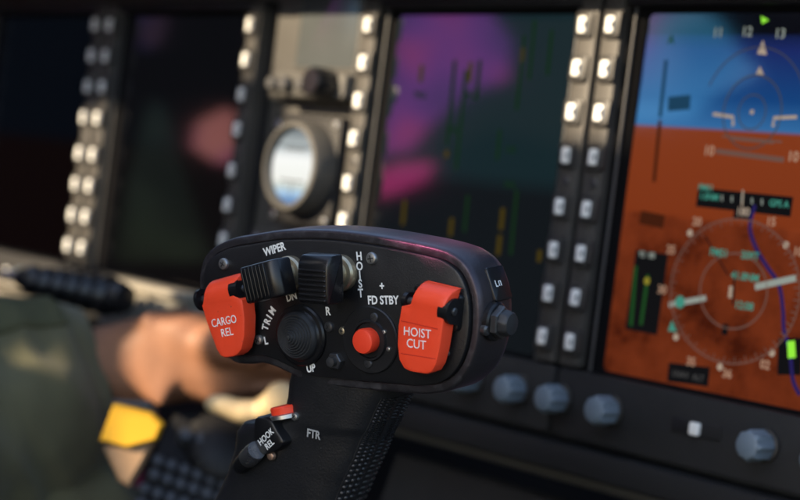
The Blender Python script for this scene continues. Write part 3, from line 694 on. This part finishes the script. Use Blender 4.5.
# screws on the face
for px, py, r, k in ((223, 264, 2.3, 'steel'), (371, 258.5, 2.3, 'steel'), (328.5, 327, 2.0, 'darksteel'), (342, 331, 1.5, 'brass'), (440, 357, 1.6, 'steel'), (258, 340, 1.9, 'steel')):
    p = G(px, py, .8); screw(p.x, p.y, 0, r, M[k], gp, 1.3)
p = G(335, 361, 1.5); nb = MB().lathe([(3.3, -.2), (3.3, 2.2), (2.9, 2.6)], 6, T(p.x, p.y, 0)).build("nut", M['darksteel'], gp, angle=20)
MB().lathe([(1.9, 2.4), (1.8, 4.6), (.3, 4.9)], 18, T(p.x, p.y, 0)).build("stud", M['darksteel'], nb)
p = G(439, 352, 4); MB().lathe([(.9, 0), (.9, 5), (.2, 5.6)], 12, T(p.x+1, p.y-1, 0)).build("guard_wire_post", M['steel'], gp)

# lettering of the face
for s_, px, py, sz, rot in (("WIPER", 274.5, 249.5, 4.3, 14), ("FD STBY", 383, 300.5, 4.3, 1), ("DN", 291.5, 297, 4.0, 14), ("R", 328, 311.5, 4.3, 2), ("UP", 311, 368.5, 4.1, 9), ("L", 266, 341, 4.0, 10), ("+", 382, 286.5, 4.4, 0)):
    lettering(s_, px, py, sz, rot, 0.05, gp)
for ch, px, py in zip("HOIST", (359.2, 359.6, 360.0, 360.4, 360.8), (256.5, 266.5, 275.5, 284, 293.5)): lettering(ch, px, py, 4.3, 2, .05, gp)
for ch, px, py, rot in zip("TRIM", (265.6, 267.6, 269.6, 272.6), (327.5, 321.6, 317.0, 311), (72, 66, 60, 54)): lettering(ch, px, py, 4.1, rot, .05, gp)

# trim hat: rubber cone with rings on a flange
c = G(302, 335, 0)
th = MB().lathe([(11.6, -.2), (11.6, 1.2), (11.0, 1.8), (9.8, 2.0), (9.2, 2.6)], 56, T(c.x, c.y, 0)).build("trim_switch", M['knobblack'], gp)
pf_ = [(9.3, 1.8), (9.0, 3.2), (8.5, 4.0)]; r_ = 8.3; z_ = 4.2
while r_ > 1.3: pf_ += [(r_, z_), (r_-.2, z_+.42), (r_-.6, z_+.45), (r_-.8, z_+.3)]; r_ -= .92; z_ += .52
pf_ += [(.9, z_+.2), (.3, z_+.35)]
MB().lathe(pf_, 56, T(c.x, c.y, 0)).build("rubber_boot", M['rubber'], th, angle=25)

# standby button plate
c = G(369.5, 340, 1); sb = MB().lathe([(12.4, -.2), (12.4, .7), (12.0, 1.1), (7.8, 1.1), (7.4, 2.0), (6.6, 2.0), (6.3, 1.0)], 64, T(c.x, c.y, 0)).build("standby_plate", M['grip'], gp, angle=25)
MB().lathe([(4.5, 0), (4.7, 4.6), (4.3, 5.5), (3.6, 5.75), (.3, 5.8)], 44, T(c.x, c.y, 0)).build("red_button", M['redbtn'], sb)
for px, py, r, k in ((374.5, 317.5, 1.75, 'darksteel'), (368.5, 363.5, 1.75, 'darksteel'), (384.5, 332, .9, 'steel'), (389, 349, .9, 'steel')): p = G(px, py, 1.1); screw(p.x, p.y, 1.05, r, M[k], sb, .8, cross=r > 1)

# toggles: brass nut and bush, ridged black paddle with a sloping plain end
def toggle(px, py, rot, nr=7.3, dx=0, dy=0):
    c = G(px, py, 1.5)
    nut = MB().lathe([(nr, -.2), (nr, 2.4), (nr-.6, 3.4), (4.6, 3.7), (4.3, 6)], 40, T(c.x, c.y, 0)).build("toggle_switch", M['brass'], gp, angle=30)
    m = T(c.x+dx, c.y+dy, 0) @ RZ(rot)
    MB().lathe([(4.4, 3), (4.4, 8), (3.6, 13)], 24, T(c.x, c.y, 0)).build("bush", M['brass'], nut)
    prof = catmull([(-8.2, 11.2), (-8.8, 13), (-8.8, 19), (-8.0, 20.4), (-3, 20.7), (3.5, 20.6), (6.2, 20.0), (8.0, 18.6), (8.6, 17.0), (8.6, 12.4), (7.6, 11.2), (0, 10.8)], 3)
    mp = m @ Matrix(((0, 0, 1, 0), (1, 0, 0, 0), (0, 1, 0, 0), (0, 0, 0, 1)))
    pb = MB(); pb.prism(prof, [(.9, -6.8), (.25, -6.5), (0, -5.9), (0, 5.9), (.25, 6.5), (.9, 6.8)], mp)
    for i in range(7):
        y = -7.3 + i*1.75; pb.rbox(-6.0, 6.0, y-.48, y+.48, 19.6, 21.35, .4, .35, m, 2)
    pb.build("paddle", M['knobblack'], nut, angle=30)
    return nut
toggle(289.5, 273.5, -78, 6.6, 1.6, -1.0)
toggle(340, 273, -3, 6.7, 2.2, -.4)

# guards
def guard(rows, zf, zb, hx, label, size, lines, tilt):
    """rows: (left px, right px, neck?) from the hinge down, on the plane z=zf"""
    P = [(G(*l, zf), G(*r, zf)) for l, r in rows]
    rings = []
    a, b = P[0]; up = (P[0][0]+P[0][1]-P[1][0]-P[1][1]).normalized()
    def sect(a, b, z, back):
        d = (b-a).normalized(); r = .9; A = [(a, back), (a, z-r), (a+d*.27*r, z-.27*r), (a+d*r, z)]
        mid = [(a.lerp(b, t_), z) for t_ in (.25, .5, .75)]; Bq = [(b-d*r, z), (b-d*.27*r, z-.27*r), (b, z-r), (b, back)]
        return [Vector((p.x, p.y, zz_)) for p, zz_ in A+mid+Bq]
    for k in range(7, 0, -1):                                         # roll over the hinge pin
        t_ = math.radians(15*k); R_ = zf-zb-.5
        rings.append(sect(a+up*(R_*math.sin(t_)), b+up*(R_*math.sin(t_)), zb + .5 + R_*math.cos(t_), zb-.5 if k < 6 else zb-.6))
    PP = []
    for i in range(len(P)-1):
        st = 3
        for k in range(st): PP.append((P[i][0].lerp(P[i+1][0], k/st), P[i][1].lerp(P[i+1][1], k/st)))
    PP.append(P[-1])
    n = len(PP)
    for i, (l, r) in enumerate(PP):
        f = i/(n-1); rings.append(sect(l, r, zf - tilt*f - (max(0, f-.93)/.07)**2*.9, zb + (0 if f < .93 else .3)))
    g = MB(); g.loft(rings, True, True, closed=True)
    return g.build("switch_guard", M['red'], gp, angle=40)
ZF, ZB = 10.5, 3.5
g1 = guard([((411, 300), (444, 308)), ((409.5, 304.5), (443, 312.5)), ((400.5, 306.5), (443.5, 317)), ((397, 326), (440.5, 338)), ((396, 345), (438, 352)), ((397.5, 360), (434.5, 365)), ((402, 368.5), (430, 372.5)), ((409, 372.5), (424, 375))], ZF, ZB, 0, "", 0, [], 1.0)
lettering("HOIST", 417.2, 333, 4.5, -5, ZF-.25, g1, bold=-.01, sx=.92); lettering("CUT", 416.2, 344.5, 4.5, -5, ZF-.45, g1, bold=-.01, sx=.92)
seam = mat("red_guard_seam", (.50, .022, .010), .5)
for par, ends in ((g1, ((401, 320.5), (438, 329))), (g1, ((400.5, 353.5), (435, 359)))):
    MB().stroke([G(*ends[0], ZF-.3), G(*ends[1], ZF-.3)], .28, ZF-.2 if ends[0][1] < 340 else ZF-.62).build("moulded_line", seam, par, fix=False)
g2 = guard([((203, 299), (234.5, 290.5)), ((202, 304), (235.5, 297)), ((200.8, 306), (241.5, 300)), ((205, 321), (243.5, 318)), ((210.5, 337), (243, 337)), ((215, 350), (240, 349.5)), ((218.5, 356), (236, 354.5)), ((223, 358.5), (232, 357))], ZF, ZB, 0, "", 0, [], 1.0)
lettering("CARGO", 224, 321.5, 4.35, 10, ZF-.25, g2, bold=.0, sx=.84); lettering("REL", 227, 332.5, 4.35, 10, ZF-.45, g2, bold=.0, sx=.88)
# hinge brackets: base plate, two lugs and the pin
def hinge(l, r, zax, rot):
    a, b = G(*l, zax), G(*r, zax); d = (b-a); Lh = d.length; ang = math.degrees(math.atan2(d.y, d.x)); m = T(a.x, a.y, 0) @ RZ(ang)
    hb = MB()
    hb.rbox(-2.0, Lh+4.4, -8, 5.2, -.2, 2.4, 1.5, .6, m)
    h = hb.build("guard_hinge", M['knobblack'], gp)
    for x0, x1, lr in ((-2.2, -.6, rot), (Lh+.6, Lh+4.6, 4.6)):
        q_ = MB(); prof = [Vector((-lr-1, 2.0)), Vector((lr-.4, 2.0))] + [Vector((lr*math.cos(t_), zax+lr*math.sin(t_))) for t_ in [PI*i/12 for i in range(0, 13)]]
        ring0 = [m @ Vector((x0, p.x, p.y)) for p in prof]; ring1 = [m @ Vector((x0+.3, p.x*1.0, p.y)) for p in prof]; ring2 = [m @ Vector((x1, p.x, p.y)) for p in prof]
        q_.loft([ring0, ring1, ring2]); q_.build("lug", M['knobblack'], h, angle=30)
    MB().lathe([(1.5, -2.6), (1.5, Lh+5.0), (1.1, Lh+5.3)], 20, m @ T(0, 0, zax) @ RY(90)).build("hinge_pin", M['darksteel'], h)
    return h
hinge((411, 301), (443, 309), 6.2, 3.0)
hinge((205, 299), (235, 291), 6.2, 4.2)

# right flank: dark label plate and a boot switch, each seated on the body's surface
def seat(px, py):
    inv = GRIP.inverted(); o = inv @ Vector(cam.location); d = (inv.to_3x3() @ ray(px, py)).normalized()
    ok, p, nrm, _ = body_o.ray_cast(o, d); return p*1000, nrm
p, nn = seat(497, 283)
zq = nn; yq = (Vector((0, 1, 0)) - zq*zq.y).normalized(); xq = yq.cross(zq)
mm = Matrix.Translation(p) @ Matrix((xq, yq, zq)).transposed().to_4x4()
side = MB().rbox(-4.6, 6.5, -6.4, 6.0, -4.0, .5, 1, .4, mm).build("side_label", M['knobblack'], gp)
b = MB(); b.stroke([(-1.7, 1.0), (-1.7, -1.2), (-.5, -1.2)], .5, .5); b.stroke([(.4, -1.2), (.4, .5), (1.6, .5), (1.6, -1.2)], .5, .5)
for v in b.b.verts: v.co = mm @ v.co
b.build("side_lettering", M['white'], side, fix=False)
p, nn = seat(493, 321)
km = Matrix.Translation(p) @ nn.to_track_quat('Z', 'Y').to_matrix().to_4x4()
sw = MB().lathe([(7.0, -4), (7.0, 1.6), (6.3, 2.2)], 32, km).build("side_switch", M['knobblack'], gp)
MB().lathe([(6.0, 2.0), (6.0, 4.2), (5.4, 4.6)], 6, km).build("hex_nut", M['darksteel'], sw, angle=20)
MB().lathe([(4.5, 4.2), (4.5, 6.8), (3.8, 8.0), (.3, 8.4)], 32, km, flute=lambda a, z: .05*math.cos(9*a) if z < 7.5 else 0).build("cap", M['rubber'], sw)
p, nn = seat(484, 329)
MB().lathe([(2.2, -1), (2.2, 1.6), (1.5, 2.2)], 20, Matrix.Translation(p) @ nn.to_track_quat('Z', 'Y').to_matrix().to_4x4()).build("screw", M['darksteel'], sw)
